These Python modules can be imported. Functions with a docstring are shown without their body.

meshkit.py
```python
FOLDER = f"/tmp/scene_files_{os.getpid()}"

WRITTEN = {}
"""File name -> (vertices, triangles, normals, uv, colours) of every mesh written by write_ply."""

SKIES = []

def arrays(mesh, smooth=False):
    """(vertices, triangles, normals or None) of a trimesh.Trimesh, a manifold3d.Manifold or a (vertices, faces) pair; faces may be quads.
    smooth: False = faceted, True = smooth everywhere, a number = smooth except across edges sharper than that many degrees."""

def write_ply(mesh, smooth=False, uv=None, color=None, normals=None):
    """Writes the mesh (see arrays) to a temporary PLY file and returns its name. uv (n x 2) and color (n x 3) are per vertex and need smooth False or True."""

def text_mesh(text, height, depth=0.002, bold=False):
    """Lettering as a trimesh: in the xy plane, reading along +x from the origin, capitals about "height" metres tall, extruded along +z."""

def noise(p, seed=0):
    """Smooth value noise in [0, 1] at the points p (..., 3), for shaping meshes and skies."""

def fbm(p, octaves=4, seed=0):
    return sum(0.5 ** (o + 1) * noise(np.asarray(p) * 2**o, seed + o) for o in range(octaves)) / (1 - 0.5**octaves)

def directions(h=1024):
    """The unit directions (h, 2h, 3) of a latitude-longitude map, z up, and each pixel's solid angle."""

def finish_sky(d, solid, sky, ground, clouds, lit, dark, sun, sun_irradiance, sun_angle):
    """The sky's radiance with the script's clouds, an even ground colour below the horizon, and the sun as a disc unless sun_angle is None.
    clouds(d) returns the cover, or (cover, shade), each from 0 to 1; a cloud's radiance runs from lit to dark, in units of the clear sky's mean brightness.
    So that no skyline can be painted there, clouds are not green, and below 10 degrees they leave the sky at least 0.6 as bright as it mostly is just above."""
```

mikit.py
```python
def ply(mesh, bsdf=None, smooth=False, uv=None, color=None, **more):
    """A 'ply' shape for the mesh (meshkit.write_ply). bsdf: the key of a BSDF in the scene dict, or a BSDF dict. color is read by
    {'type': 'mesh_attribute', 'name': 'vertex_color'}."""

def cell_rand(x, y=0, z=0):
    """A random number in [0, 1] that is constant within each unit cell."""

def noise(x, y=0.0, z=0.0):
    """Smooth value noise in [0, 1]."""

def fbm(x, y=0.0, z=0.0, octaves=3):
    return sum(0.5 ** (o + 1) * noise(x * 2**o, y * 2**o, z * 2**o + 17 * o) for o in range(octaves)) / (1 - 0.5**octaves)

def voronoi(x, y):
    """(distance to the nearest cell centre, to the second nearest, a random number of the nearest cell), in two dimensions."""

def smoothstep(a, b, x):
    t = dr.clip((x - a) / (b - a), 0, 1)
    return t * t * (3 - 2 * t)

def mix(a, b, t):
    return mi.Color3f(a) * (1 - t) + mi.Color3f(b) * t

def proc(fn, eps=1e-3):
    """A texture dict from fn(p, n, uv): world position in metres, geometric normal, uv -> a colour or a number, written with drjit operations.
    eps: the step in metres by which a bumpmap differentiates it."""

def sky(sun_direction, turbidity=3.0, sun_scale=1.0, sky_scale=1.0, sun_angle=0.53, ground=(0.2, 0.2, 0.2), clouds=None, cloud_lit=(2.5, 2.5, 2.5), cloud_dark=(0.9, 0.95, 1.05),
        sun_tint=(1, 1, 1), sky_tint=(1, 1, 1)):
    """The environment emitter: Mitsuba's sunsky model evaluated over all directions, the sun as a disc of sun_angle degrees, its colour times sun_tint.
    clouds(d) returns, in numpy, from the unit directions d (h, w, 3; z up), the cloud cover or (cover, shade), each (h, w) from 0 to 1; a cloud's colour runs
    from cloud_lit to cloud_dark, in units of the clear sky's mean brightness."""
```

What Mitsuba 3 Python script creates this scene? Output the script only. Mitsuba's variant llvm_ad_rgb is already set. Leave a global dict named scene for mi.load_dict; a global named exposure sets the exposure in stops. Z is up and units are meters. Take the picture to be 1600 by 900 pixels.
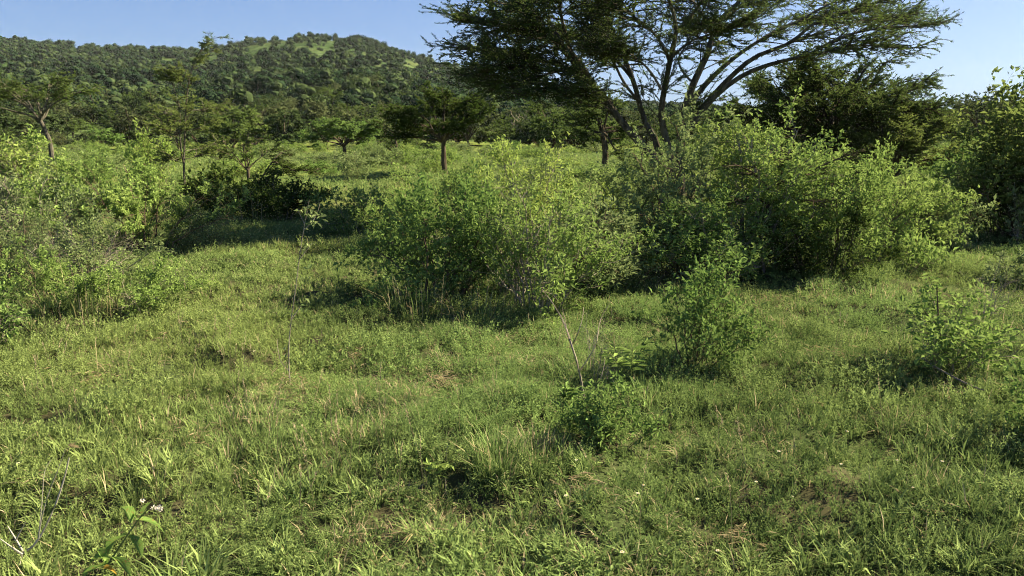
import math
import numpy as np, drjit as dr, mitsuba as mi, trimesh
import mikit, meshkit
from mikit import proc, noise, fbm, mix, smoothstep

T = mi.ScalarTransform4f
scene, labels = {}, {}

# ------------------------------------------------------------------ camera, sky, exposure
EYE, F, PITCH = 1.65, 1232.0, math.atan(245 / 1232.0)          # F in pixels of the 1600 x 900 photograph
scene['camera'] = {'type': 'perspective', 'fov': 2 * math.degrees(math.atan(800 / F)), 'fov_axis': 'x', 'near_clip': 0.05, 'far_clip': 6000.0,
                   'to_world': T().look_at(origin=[0, 0, EYE], target=[0, math.cos(PITCH), EYE - math.sin(PITCH)], up=[0, 0, 1])}
SUN_AZ, SUN_EL = math.radians(66), math.radians(37)             # azimuth from the viewing direction towards the right
sun = (math.sin(SUN_AZ) * math.cos(SUN_EL), math.cos(SUN_AZ) * math.cos(SUN_EL), math.sin(SUN_EL))
scene['sky'] = mikit.sky(sun, turbidity=3.4, ground=(0.06, 0.09, 0.03), sky_scale=0.34, sky_tint=(0.80, 0.89, 1.20), sun_scale=1.5, sun_tint=(0.93, 1.0, 0.94))
exposure = 3.5

# ------------------------------------------------------------------ materials
def col(*c): return mi.Color3f(*c)

def leaf_tex(a, b, c, scale=0.8):
    """a, b: darker and lighter leaf; c: another tone that comes in patches of plants."""
    def fn(p, n, uv):
        k = mix(a, b, uv.x)
        w = smoothstep(0.45, 0.8, noise(p.x * scale, p.y * scale, p.z * scale)) * 0.7
        return mix(k, c, w)
    return proc(fn)

def leaf_bsdf(key, a, b, c, trans=0.8, rough=0.40, scale=0.8):
    scene[key] = {'type': 'principledthin', 'base_color': leaf_tex(a, b, c, scale), 'roughness': rough, 'diff_trans': trans, 'eta': 1.45}

leaf_bsdf('leaf_lime', (0.095, 0.160, 0.038), (0.265, 0.365, 0.110), (0.30, 0.375, 0.11), 0.7)
leaf_bsdf('leaf_fresh', (0.15, 0.24, 0.050), (0.31, 0.40, 0.115), (0.31, 0.38, 0.10), 0.85)
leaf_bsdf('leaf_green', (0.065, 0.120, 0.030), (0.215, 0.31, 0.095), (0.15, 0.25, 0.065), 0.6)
leaf_bsdf('leaf_grey', (0.105, 0.155, 0.060), (0.255, 0.31, 0.14), (0.20, 0.27, 0.10), 0.6)
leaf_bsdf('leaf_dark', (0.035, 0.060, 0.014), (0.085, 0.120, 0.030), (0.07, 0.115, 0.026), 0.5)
leaf_bsdf('leaf_acacia', (0.045, 0.076, 0.022), (0.115, 0.160, 0.048), (0.10, 0.145, 0.038), 0.7, scale=0.5)
def crown_bsdf(key, a, b, c, cell, trans):
    """Foliage of far trees: each few metres of wood has its own tone of leaf."""
    def fn(p, n, uv):
        k = mix(a, b, uv.x)
        q = mikit.voronoi(p.x / cell, p.y / cell)[2]
        return mix(k, c, smoothstep(.35, 1.0, q) * .85) * (0.75 + 0.5 * noise(q * 57.0))
    scene[key] = {'type': 'principledthin', 'base_color': proc(fn), 'roughness': .65, 'diff_trans': trans, 'eta': 1.3}
crown_bsdf('leaf_wood', (0.036, 0.060, 0.025), (0.082, 0.115, 0.045), (0.115, 0.132, 0.062), 4.0, 0.5)
crown_bsdf('leaf_hill', (0.016, 0.033, 0.019), (0.034, 0.058, 0.028), (0.062, 0.088, 0.036), 5.0, 0.35)
leaf_bsdf('leaf_feather', (0.085, 0.125, 0.035), (0.18, 0.225, 0.065), (0.15, 0.20, 0.06), 0.8, scale=0.5)
def broad_fn(p, n, uv):
    a = dr.abs(uv.x - .5) * 2
    rib = 1 - smoothstep(.0, .10, a)
    k = uv.y * 8.0 - a * 2.2
    side = 1 - smoothstep(.0, .16, dr.abs(k - dr.floor(k) - .5))
    g = mix((0.085, 0.165, 0.035), (0.185, 0.285, 0.070), noise(p.x * 70.0, p.y * 70.0, p.z * 70.0))
    g = mix(g, (0.30, 0.37, 0.13), dr.maximum(rib, side * .55))
    return mix(g, (0.20, 0.14, 0.05), smoothstep(.74, .80, noise(p.x * 160.0, p.y * 160.0, p.z * 160.0)) * .8)
scene['leaf_broad'] = {'type': 'principledthin', 'base_color': proc(broad_fn), 'roughness': .5, 'diff_trans': .8, 'eta': 1.4}
leaf_bsdf('leaf_yellow', (0.42, 0.30, 0.05), (0.50, 0.36, 0.07), (0.45, 0.28, 0.05), 0.8)
leaf_bsdf('petal_white', (0.62, 0.60, 0.52), (0.75, 0.73, 0.66), (0.62, 0.55, 0.50), 0.5)

def grass_fn(p, n, uv):
    r = uv.x
    g = mix((0.050, 0.090, 0.028), (0.300, 0.385, 0.140), smoothstep(0.0, 0.82, r))
    w = smoothstep(0.4, 0.75, noise(p.x * 0.9 + 5.0, p.y * 0.9))
    g = mix(g, (0.19, 0.28, 0.095), w * 0.65)                                  # cooler patches
    w2 = smoothstep(0.5, 0.8, fbm(p.x * 0.35 + 31.0, p.y * 0.35))
    g = mix(g, (0.27, 0.33, 0.11), w2 * 0.45)                                  # yellower ones
    dry = mix((0.34, 0.27, 0.16), (0.50, 0.42, 0.29), noise(r * 900.0))
    return mix(g, dry, dr.select(r > 0.86, 1.0, smoothstep(0.85, 1.0, uv.y) * 0.25))
scene['grass_blade'] = {'type': 'principledthin', 'base_color': proc(grass_fn), 'roughness': 0.36, 'diff_trans': 0.6, 'eta': 1.5}

def bark_fn(a, b, s=14.0):
    return proc(lambda p, n, uv: mix(a, b, smoothstep(0.25, 0.8, fbm(p.x * s, p.y * s, p.z * s * 0.35))))
def bark(key, a, b, s=14.0):
    scene[key] = {'type': 'twosided', 'b': {'type': 'diffuse', 'reflectance': bark_fn(a, b, s)}}
bark('bark_dark', (0.045, 0.036, 0.028), (0.11, 0.09, 0.07))
bark('bark_acacia', (0.045, 0.040, 0.032), (0.12, 0.11, 0.09))
bark('twig_grey', (0.15, 0.125, 0.105), (0.33, 0.29, 0.25), 30.0)
bark('twig_brown', (0.075, 0.055, 0.04), (0.15, 0.115, 0.085), 30.0)
bark('twig_pale', (0.26, 0.24, 0.20), (0.38, 0.355, 0.31), 25.0)
bark('stem_green', (0.09, 0.12, 0.04), (0.16, 0.19, 0.07), 30.0)
bark('flower_heart', (0.45, 0.28, 0.03), (0.55, 0.36, 0.05), 90.0)

def ground_fn(p, n, uv):
    s = mix((0.040, 0.031, 0.022), (0.080, 0.063, 0.044), fbm(p.x * 9.0, p.y * 9.0))
    t = smoothstep(0.35, 0.65, fbm(p.x * 2.3 + 7.0, p.y * 2.3))
    s = mix(s, (0.040, 0.056, 0.022), 0.35 + t * 0.6)
    far = smoothstep(9.0, 30.0, dr.sqrt(p.x * p.x + p.y * p.y))
    m = mix((0.085, 0.115, 0.032), (0.125, 0.150, 0.045), fbm(p.x * 0.6, p.y * 0.6))
    return mix(s, m, far)
scene['soil'] = {'type': 'twosided', 'b': {'type': 'diffuse', 'reflectance': proc(ground_fn)}}
def hill_fn(p, n, uv):
    a = mix((0.036, 0.062, 0.024), (0.062, 0.090, 0.034), smoothstep(0.35, 0.7, fbm(p.x * 0.02, p.y * 0.02, 0.0, 4)))
    a = a * (.62 + .6 * smoothstep(.25, .75, fbm(p.x * 0.35, p.y * 0.35, 0.0, 3)))                  # tussocks and low scrub
    return mix(a, (0.078, 0.095, 0.040), smoothstep(0.62, 0.85, noise(p.x * 0.07, p.y * 0.07)) * 0.5)
scene['hill_turf'] = {'type': 'twosided', 'b': {'type': 'diffuse', 'reflectance': proc(hill_fn)}}

# ------------------------------------------------------------------ the lie of the land
SK_X = np.array([-900, -400, -100, 0, 120, 280, 330, 400, 480, 570, 640, 700, 780, 860, 960, 1100, 1300, 1450, 1600, 2000, 2600])
SK_Y = np.array([120, 90, 68, 66, 76, 84, 80, 68, 60, 68, 88, 106, 130, 152, 165, 172, 182, 190, 188, 180, 190])

def ray(px, py):
    u, v = (px - 800) / F, (450 - py) / F
    return np.array([u, math.cos(PITCH) + v * math.sin(PITCH), -math.sin(PITCH) + v * math.cos(PITCH)])
RIDGE = 560.0
_rx, _rz = [], []
for a, b in zip(SK_X, SK_Y):
    d = ray(a, b); d = d * (RIDGE / d[1]); _rx.append(d[0]); _rz.append(d[2] + EYE)

def hz(x, y):
    """Height of the land."""
    x, y = np.asarray(x, float), np.asarray(y, float)
    r = np.hypot(x, y)
    q = np.stack([x, y, 0 * x], -1)
    z = 0.11 * (meshkit.fbm(q * 0.7 + 3.1, 2, 5) - 0.5) + 0.12 * (meshkit.noise(q * 2.6, 9) - 0.5) + 0.035 * (meshkit.noise(q * 6.5, 11) - 0.5)
    z = z * np.clip(1.3 - r / 60, 0.3, 1)
    t = np.clip((y - 75) / (RIDGE - 75), 0, 1)
    rise = np.interp(x * RIDGE / np.maximum(y, 75.0), _rx, _rz)
    back = np.clip((y - RIDGE) / 500, 0, 1)
    s = t ** 1.25 * (1 - back * back * (3 - 2 * back))
    far = np.clip((y - 90) / 120, 0, 1)
    fold = 5.5 * (meshkit.fbm(q * 0.011 + 9.0, 3, 21) - 0.5) * far * np.clip((RIDGE - y) / 120, 0.15, 1)
    return z + rise * s + fold

def at(px, py):
    """The point of the ground seen at that pixel of the photograph."""
    d = ray(px, py); t = 1.0
    lo, hi = 0.5, 3000.0
    for _ in range(60):
        t = (lo + hi) / 2
        p = d * t
        if EYE + p[2] < hz(p[0], p[1]): hi = t
        else: lo = t
    p = d * t
    return np.array([p[0], p[1], float(hz(p[0], p[1]))])

def P(px, py, y):
    d = ray(px, py); d = d * (y / d[1])
    return np.array([d[0], d[1], d[2] + EYE])

def ground_sheet():
    rad = np.concatenate([[0.0], np.geomspace(0.8, 14, 170), np.geomspace(14.4, 90, 70)])
    far = np.concatenate([np.geomspace(90, 700, 90), np.geomspace(740, 3000, 14)])
    fine, coarse = np.linspace(-48, 48, 320), np.linspace(52, 308, 60)
    ang = np.radians(np.concatenate([fine, coarse])); n = len(ang)
    def sheet(r):
        x, y = r[:, None] * np.sin(ang), r[:, None] * np.cos(ang)
        v = np.stack([x, y, hz(x, y)], -1).reshape(-1, 3)
        i, j = np.meshgrid(np.arange(len(r) - 1), np.arange(n), indexing='ij')
        k = (j + 1) % n
        return v, np.stack([i * n + j, (i + 1) * n + j, (i + 1) * n + k, i * n + k], -1).reshape(-1, 4)[:, ::-1]
    scene['ground'] = mikit.ply(sheet(rad), 'soil', smooth=True)
    scene['hillside'] = mikit.ply(sheet(far), 'hill_turf', smooth=True)
    labels['ground'] = {'kind': 'structure', 'label': 'uneven soil under the grassy clearing', 'category': 'ground'}
    labels['hillside'] = {'kind': 'structure', 'label': 'wooded hill rising behind the meadow', 'category': 'hill'}
ground_sheet()

# ------------------------------------------------------------------ mesh helpers
def norm(a): return a / np.maximum(np.linalg.norm(a, axis=-1, keepdims=True), 1e-9)
UP = np.array([0, 0, 1.0])

class Mesh:
    def __init__(self): self.v, self.f, self.u, self.n = [], [], [], 0
    def add(self, v, f, u):
        v = np.asarray(v).reshape(-1, 3)
        self.v.append(v); self.f.append(np.asarray(f) + self.n); self.u.append(np.asarray(u).reshape(-1, 2)); self.n += len(v)
    def ply(self, bsdf):
        return mikit.ply((np.vstack(self.v), np.vstack(self.f)), bsdf, uv=np.vstack(self.u))

def tubes(m, path, rad, sides=4, rng=None):
    """path (n, k, 3), rad (n, k): n tapered tubes."""
    path, rad = np.asarray(path, float), np.asarray(rad, float)
    n, k = path.shape[:2]
    t = norm(np.gradient(path, axis=1))
    ref = np.where(np.abs(t[..., 2:3]) > 0.9, [1.0, 0, 0], [0, 0, 1.0])
    a = norm(np.cross(t, ref)); b = np.cross(t, a)
    w = np.arange(sides) * 2 * math.pi / sides
    v = path[:, :, None] + rad[:, :, None, None] * (np.cos(w)[:, None] * a[:, :, None] + np.sin(w)[:, None] * b[:, :, None])
    N, K, S = np.meshgrid(np.arange(n), np.arange(k - 1), np.arange(sides), indexing='ij')
    S2 = (S + 1) % sides
    i = lambda K, S: (N * k + K) * sides + S
    q = np.stack([i(K, S), i(K, S2), i(K + 1, S2), i(K + 1, S)], -1).reshape(-1, 4)
    f = np.vstack([q[:, [0, 1, 2]], q[:, [0, 2, 3]]])
    m.add(v, f, np.full((n * k * sides, 2), 0.5))

def leaves(m, pos, d, nrm, L, W, rnd, fold=0.25, wide=0.45):
    """n folded two-triangle leaves."""
    d = norm(d); s = norm(np.cross(d, nrm)); up = np.cross(s, d)
    L, W = L[:, None], W[:, None]
    mid = pos + d * L * wide
    v = np.stack([pos, mid + s * W / 2 + up * W * fold, pos + d * L - up * L * 0.12, mid - s * W / 2 + up * W * fold], 1)
    i = np.arange(len(pos))[:, None] * 4
    f = np.vstack([i + [0, 2, 1], i + [0, 3, 2]])
    u = np.stack([np.repeat(rnd, 4), np.tile([0.0, 0.5, 1.0, 0.5], len(pos))], 1)
    m.add(v, f, u)

def grow(rng, s, d, L, k=4, wander=0.25, up=0.0):
    """Wandering shoots: starts s, directions d, lengths L -> (n, k, 3)."""
    d, out = norm(d), [s]
    for _ in range(k - 1):
        d = norm(d + wander * rng.normal(size=d.shape) * 0.6 + up * UP)
        out.append(out[-1] + d * (L / (k - 1))[:, None])
    return np.stack(out, 1)

def along(path, t):
    """Points and tangents at parameter t (n, q) of paths (n, k, 3) -> (n*q, 3) each."""
    n, k = path.shape[:2]
    x = np.clip(t, 0, 0.9999) * (k - 1); i = x.astype(int); w = (x - i)[..., None]
    r = np.arange(n)[:, None]
    a, b = path[r, i], path[r, i + 1]
    return (a * (1 - w) + b * w).reshape(-1, 3), norm(b - a).reshape(-1, 3)

TRI = {}
def put(key, label=None, category=None, group=None, kind=None):
    d = {k: v for k, v in dict(label=label, category=category, group=group, kind=kind).items() if v}
    labels[key] = d
def numbered(name):
    if name not in labels: return name
    i = 1
    while f'{name}_{i:03d}' in labels: i += 1
    return f'{name}_{i:03d}'

# ------------------------------------------------------------------ bushes
def bush_mesh(rng, w, d, h, leaf, n_leaf, stems=16, r0=0.008, aspect=0.5, sprout=0.2, droop=0.0, bare=0.0, lo=0.05):
    """(stem mesh, leaf mesh) of a many-stemmed bush about the origin."""
    st, lf = Mesh(), Mesh()
    u, ph = rng.random(stems), rng.random(stems) * 2 * math.pi
    rr = np.sqrt(u) * rng.uniform(0.7, 1.15, stems) * (.72 + .5 * meshkit.noise(np.stack([np.cos(ph) * 1.3, np.sin(ph) * 1.3, 0 * ph + w], -1), stems))
    end = np.stack([np.cos(ph) * rr * w / 2, np.sin(ph) * rr * d / 2, h * (1 - 0.62 * rr ** 1.8) * rng.uniform(0.62, 1.0, stems)], 1)
    s = np.stack([np.cos(ph) * rr * w * 0.13, np.sin(ph) * rr * d * 0.13, 0 * rr - 0.03], 1)
    c = np.stack([s[:, 0] * .45 + end[:, 0] * .35, s[:, 1] * .45 + end[:, 1] * .35, end[:, 2] * 0.62], 1)
    t = np.linspace(0, 1, 7)[None, :, None]
    p1 = (1 - t) ** 2 * s[:, None] + 2 * t * (1 - t) * c[:, None] + t * t * end[:, None]
    p1[:, 1:] += rng.normal(size=(stems, 6, 3)) * 0.018 * h
    r1 = r0 * h * rng.uniform(0.6, 1.2, (stems, 1)) * np.linspace(1, 0.3, 7)
    tubes(st, p1, r1, 5)
    q = 11
    t2 = rng.uniform(lo, 1.0, (stems, q)) ** 0.8
    s2, g2 = along(p1, t2)
    out = norm(s2 * [1, 1, 0] + 1e-6)
    d2 = g2 * 0.5 + out * 0.35 + rng.normal(size=s2.shape) * 0.55 + UP * (sprout - droop)
    L2 = h * 0.30 * rng.uniform(0.4, 1.25, len(s2)) * (1.1 - 0.35 * t2.ravel())
    p2 = grow(rng, s2, d2, L2, 5, 0.3, sprout * 0.3 - droop * 0.3)
    p2[..., 2] = np.maximum(p2[..., 2], 0.03)
    tubes(st, p2, r0 * h * 0.28 * rng.uniform(0.7, 1.2, (len(p2), 1)) * np.linspace(1, 0.4, 5), 3)
    q3 = 5
    s3, g3 = along(p2, rng.uniform(0.2, 1.0, (len(p2), q3)))
    d3 = g3 * 0.6 + rng.normal(size=s3.shape) * 0.55 + UP * sprout * 0.8
    L3 = h * 0.13 * rng.uniform(0.4, 1.3, len(s3))
    p3 = grow(rng, s3, d3, L3, 3, 0.3)
    p3[..., 2] = np.maximum(p3[..., 2], 0.02)
    tubes(st, p3[::2], r0 * h * 0.13 * np.ones((len(p3[::2]), 1)) * [1, 0.8, 0.5], 3)
    # young upright shoots above the mass
    k4 = stems * 3
    s4, g4 = along(p1, rng.uniform(0.6, 1.0, (stems, 3)))
    p4 = grow(rng, s4, g4 * .4 + UP * (.8 + sprout) + rng.normal(size=s4.shape) * .25, h * rng.uniform(.12, .30, k4), 5, .12)
    tubes(st, p4, r0 * h * 0.2 * np.ones((k4, 1)) * np.linspace(1, .4, 5), 3)
    stem_ok = rng.random(stems) > bare
    live2 = np.repeat(stem_ok, q) & (rng.random(len(p2)) > bare); live3 = np.repeat(live2, q3) & (rng.random(len(p3)) > .18 + bare * .5)
    live3[0] = live2[0] = True
    n3 = max(1, int(n_leaf * 0.78 / max(live3.sum(), 1))); n2 = max(1, int(n_leaf * 0.22 / max(live2.sum(), 1)))
    a, ga = along(p3[live3], rng.uniform(0.0, 1.0, (live3.sum(), n3)) ** .55)
    b, gb = along(p2[live2], rng.uniform(0.35, 1.0, (live2.sum(), n2)))
    pos, g = np.vstack([a, b]), np.vstack([ga, gb])
    n4 = max(2, int(n_leaf * .09 / k4))
    c, gc = along(p4, rng.uniform(.15, 1.0, (k4, n4)))
    # each shoot carries its own tone, each leaf a little of its own
    tone = np.concatenate([np.repeat(rng.random(live3.sum()), n3), np.repeat(rng.random(live2.sum()), n2)])
    pos, g, tone = np.vstack([pos, c]), np.vstack([g, gc]), np.concatenate([tone, np.full(len(c), .95)])
    rnd = np.clip(tone * 0.6 + rng.random(len(pos)) * 0.4, 0, 1)
    dd = g * 0.45 + rng.normal(size=pos.shape) * 0.6 + UP * (0.12 - droop)
    nn = UP * 0.8 + rng.normal(size=pos.shape) * 0.5
    L = leaf * rng.uniform(0.5, 1.2, len(pos))
    pos = pos + rng.normal(size=pos.shape) * leaf * 0.35
    pos[:, 2] = np.maximum(pos[:, 2], 0.015)
    leaves(lf, pos, dd, nn, L, L * aspect, rnd)
    # bring the bush to its measured size
    k = np.array([w / 2 / np.percentile(np.abs(pos[:, 0]), 98.5), d / 2 / np.percentile(np.abs(pos[:, 1]), 98.5), h / np.percentile(pos[:, 2], 99.6)])
    k = np.clip(k, .6, 1.7)
    for m in (st, lf): m.v = [v * k for v in m.v]
    return st, lf

def add_bush(name, label, x, y, w, h, leafmat, stemmat='twig_brown', seed=0, group=None, category='bush', depth=0.85, z=None, leaf=None, dens=1.0, **kw):
    rng = np.random.default_rng(1000 + seed)
    dist = math.hypot(x, y)
    leaf = leaf or max(0.038, 0.0046 * dist + 0.018)
    leaf *= rng.uniform(.72, 1.22); kw.setdefault('aspect', rng.uniform(.38, .62)); kw.setdefault('bare', rng.uniform(.08, .30))
    n = int(np.clip(dens * 1.85 * w * h / (leaf * leaf * 0.25), 900, 20000))
    st, lf = bush_mesh(rng, w, w * depth, h, leaf, n, **kw)
    key = numbered(name)
    m = T().translate([x, y, float(hz(x, y)) if z is None else z])
    stemmat = ['twig_brown', 'twig_grey', 'twig_brown', 'twig_grey', 'twig_brown'][seed % 5] if stemmat == 'twig_brown' else stemmat
    scene[key + '__stem'] = {**st.ply(stemmat), 'to_world': m}
    scene[key + '__foliage'] = {**lf.ply(leafmat), 'to_world': m}
    put(key, label, category, group)
    labels[key + '__foliage'] = {'kind': 'stuff'}
    return key

def px_bush(name, label, px, base, wpx, top, leafmat, seed, **kw):
    p = at(px, base)
    w = wpx / F * math.hypot(p[1], EYE)
    h = P(px, top, p[1])[2] - p[2]
    return add_bush(name, label, p[0], p[1], w, h, leafmat, seed=seed, z=p[2] - 0.01, **kw)

BUSHES = [
  # the clump in the middle
  ('leafy green bush at the left end of the central clump, shading the grass', 685, 478, 255, 280, 'leaf_green', {'dens': 1.7, 'bare': .06}),
  ('broad green bush at the front middle of the central clump', 835, 494, 290, 262, 'leaf_lime', {'dens': 1.0, 'leaf': .056, 'sprout': .4}),
  ('pale grey-green bush at the right end of the central clump', 945, 462, 190, 315, 'leaf_grey', {}),
  ('tall yellow-green bush with a pointed top rising from behind the central clump', 815, 418, 170, 218, 'leaf_fresh', {'sprout': 0.8}),
  ('yellow-green bush behind the left end of the central clump, below the small dark tree', 655, 395, 190, 258, 'leaf_lime', {'sprout': 0.35}),
  ('yellow-green bush between the central clump and the thicket on the right', 915, 405, 190, 258, 'leaf_lime', {'sprout': 0.35}),
  ('low dark green bush left of the central clump at the back of the clearing', 560, 370, 160, 292, 'leaf_green', {'dens': 1.2}),
  # the thicket right of the middle
  ('silvery grey-green bush at the left end of the large thicket, below the forked acacia trunks', 1045, 428, 225, 172, 'leaf_grey', {'dens': 1.3}),
  ('tallest lime green bush of the large thicket, in front of the dark spreading tree', 1180, 424, 240, 164, 'leaf_lime', {'dens': 1.1, 'sprout': 0.3}),
  ('wide lime green bush in the right half of the large thicket', 1310, 420, 250, 226, 'leaf_lime', {'dens': 1.1}),
  ('rounded lime green bush at the right end of the large thicket', 1420, 402, 170, 258, 'leaf_lime', {'dens': 1.1}),
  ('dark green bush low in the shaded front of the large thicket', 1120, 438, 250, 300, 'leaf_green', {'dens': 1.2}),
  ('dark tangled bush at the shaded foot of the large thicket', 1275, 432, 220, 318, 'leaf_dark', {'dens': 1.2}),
  ('small low bright bush in front of the right end of the thicket', 1425, 422, 110, 366, 'leaf_lime', {}),
  ('grey-green bush just beyond the right end of the thicket', 1475, 392, 110, 285, 'leaf_grey', {}),
  # the thicket on the left
  ('low yellow-green bush at the left edge of the clearing', 70, 482, 190, 372, 'leaf_lime', {'leaf': .034, 'bare': .25}),
  ('low light green bush with grass around it at the front of the left thicket', 205, 482, 220, 400, 'leaf_lime', {'leaf': .034, 'bare': .25}),
  ('wide rounded green bush in the middle of the left thicket', 225, 398, 260, 252, 'leaf_lime', {'dens': 1.0, 'leaf': .042}),
  ('pale green bush filling the left thicket between its front and back bushes', 150, 444, 200, 335, 'leaf_grey', {'leaf': .034, 'bare': .25, 'dens': .8}),
  ('loose pale green bush at the left edge of the picture in the left thicket', 25, 442, 170, 325, 'leaf_grey', {'leaf': .034, 'bare': .3, 'dens': .8}),
  ('small twiggy green bush at the right end of the left thicket', 322, 394, 90, 322, 'leaf_grey', {'bare': 0.2, 'leaf': .038}),
  ('grey-green bush with dry stems at the left end of the left thicket', 50, 400, 220, 262, 'leaf_grey', {'bare': 0.15}),
  ('light green bush at the back of the left thicket', 130, 345, 200, 240, 'leaf_lime', {}),
  ('bright green bush beside the foot of the flat-topped tree on the left', 35, 318, 130, 200, 'leaf_lime', {'sprout': 0.3}),
  ('tall thin lime green bush left of the slender tree', 242, 305, 70, 192, 'leaf_fresh', {'sprout': 0.6, 'stems': 9, 'dens': 1.3}),
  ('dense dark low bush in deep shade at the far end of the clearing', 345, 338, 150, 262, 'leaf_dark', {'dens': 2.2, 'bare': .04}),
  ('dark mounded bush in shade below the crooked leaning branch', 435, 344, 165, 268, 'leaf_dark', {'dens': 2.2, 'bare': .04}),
  # the right-hand edge
  ('low flowering grey-green bush on the right behind the open sapling', 1580, 448, 130, 392, 'leaf_grey', {'dens': 1.3}),
  ('silvery broad-leaved shrub at the right edge before the dark tall bush', 1598, 385, 90, 285, 'leaf_grey', {'leaf': 0.09}),
  ('tall dark bush tree with thin shoots on top at the right edge', 1585, 372, 230, 116, 'leaf_feather', {'dens': 2.0, 'bare': .04, 'sprout': 0.45, 'stems': 20}),
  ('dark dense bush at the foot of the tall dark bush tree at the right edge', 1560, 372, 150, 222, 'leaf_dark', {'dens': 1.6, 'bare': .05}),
  ('mid green bush between the thicket and the tall dark bush', 1510, 350, 110, 215, 'leaf_green', {}),
  # singles on the grass
  ('open mid green shrub standing alone in the grass right of the middle', 1085, 566, 178, 402, 'leaf_green', {'leaf': 0.040, 'dens': 1.35, 'sprout': 0.35, 'bare': .05}),
  ('small lime green shrub with a dark crooked stem standing in the grass at the right', 1475, 584, 195, 442, 'leaf_lime', {'leaf': 0.038, 'dens': 0.8, 'sprout': 0.3, 'bare': .05}),
  ('knee-high leafy shrub in the middle of the grass casting a dark shadow', 955, 698, 150, 584, 'leaf_green', {'leaf': 0.032, 'dens': 2.2, 'bare': .04, 'sprout': .3}),
  ('green shrub cut by the right edge of the picture, low in the grass', 1622, 690, 190, 565, 'leaf_green', {'leaf': 0.04, 'dens': 1.3}),
  ('broad-leaved green shrub cut by the left edge of the picture', -8, 545, 100, 440, 'leaf_green', {'leaf': 0.06}),
]
for i, (lab, px, base, wpx, top, mat, kw) in enumerate(BUSHES):
    px_bush('bush', lab, px, base, wpx, top, mat, i, **kw)

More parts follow.
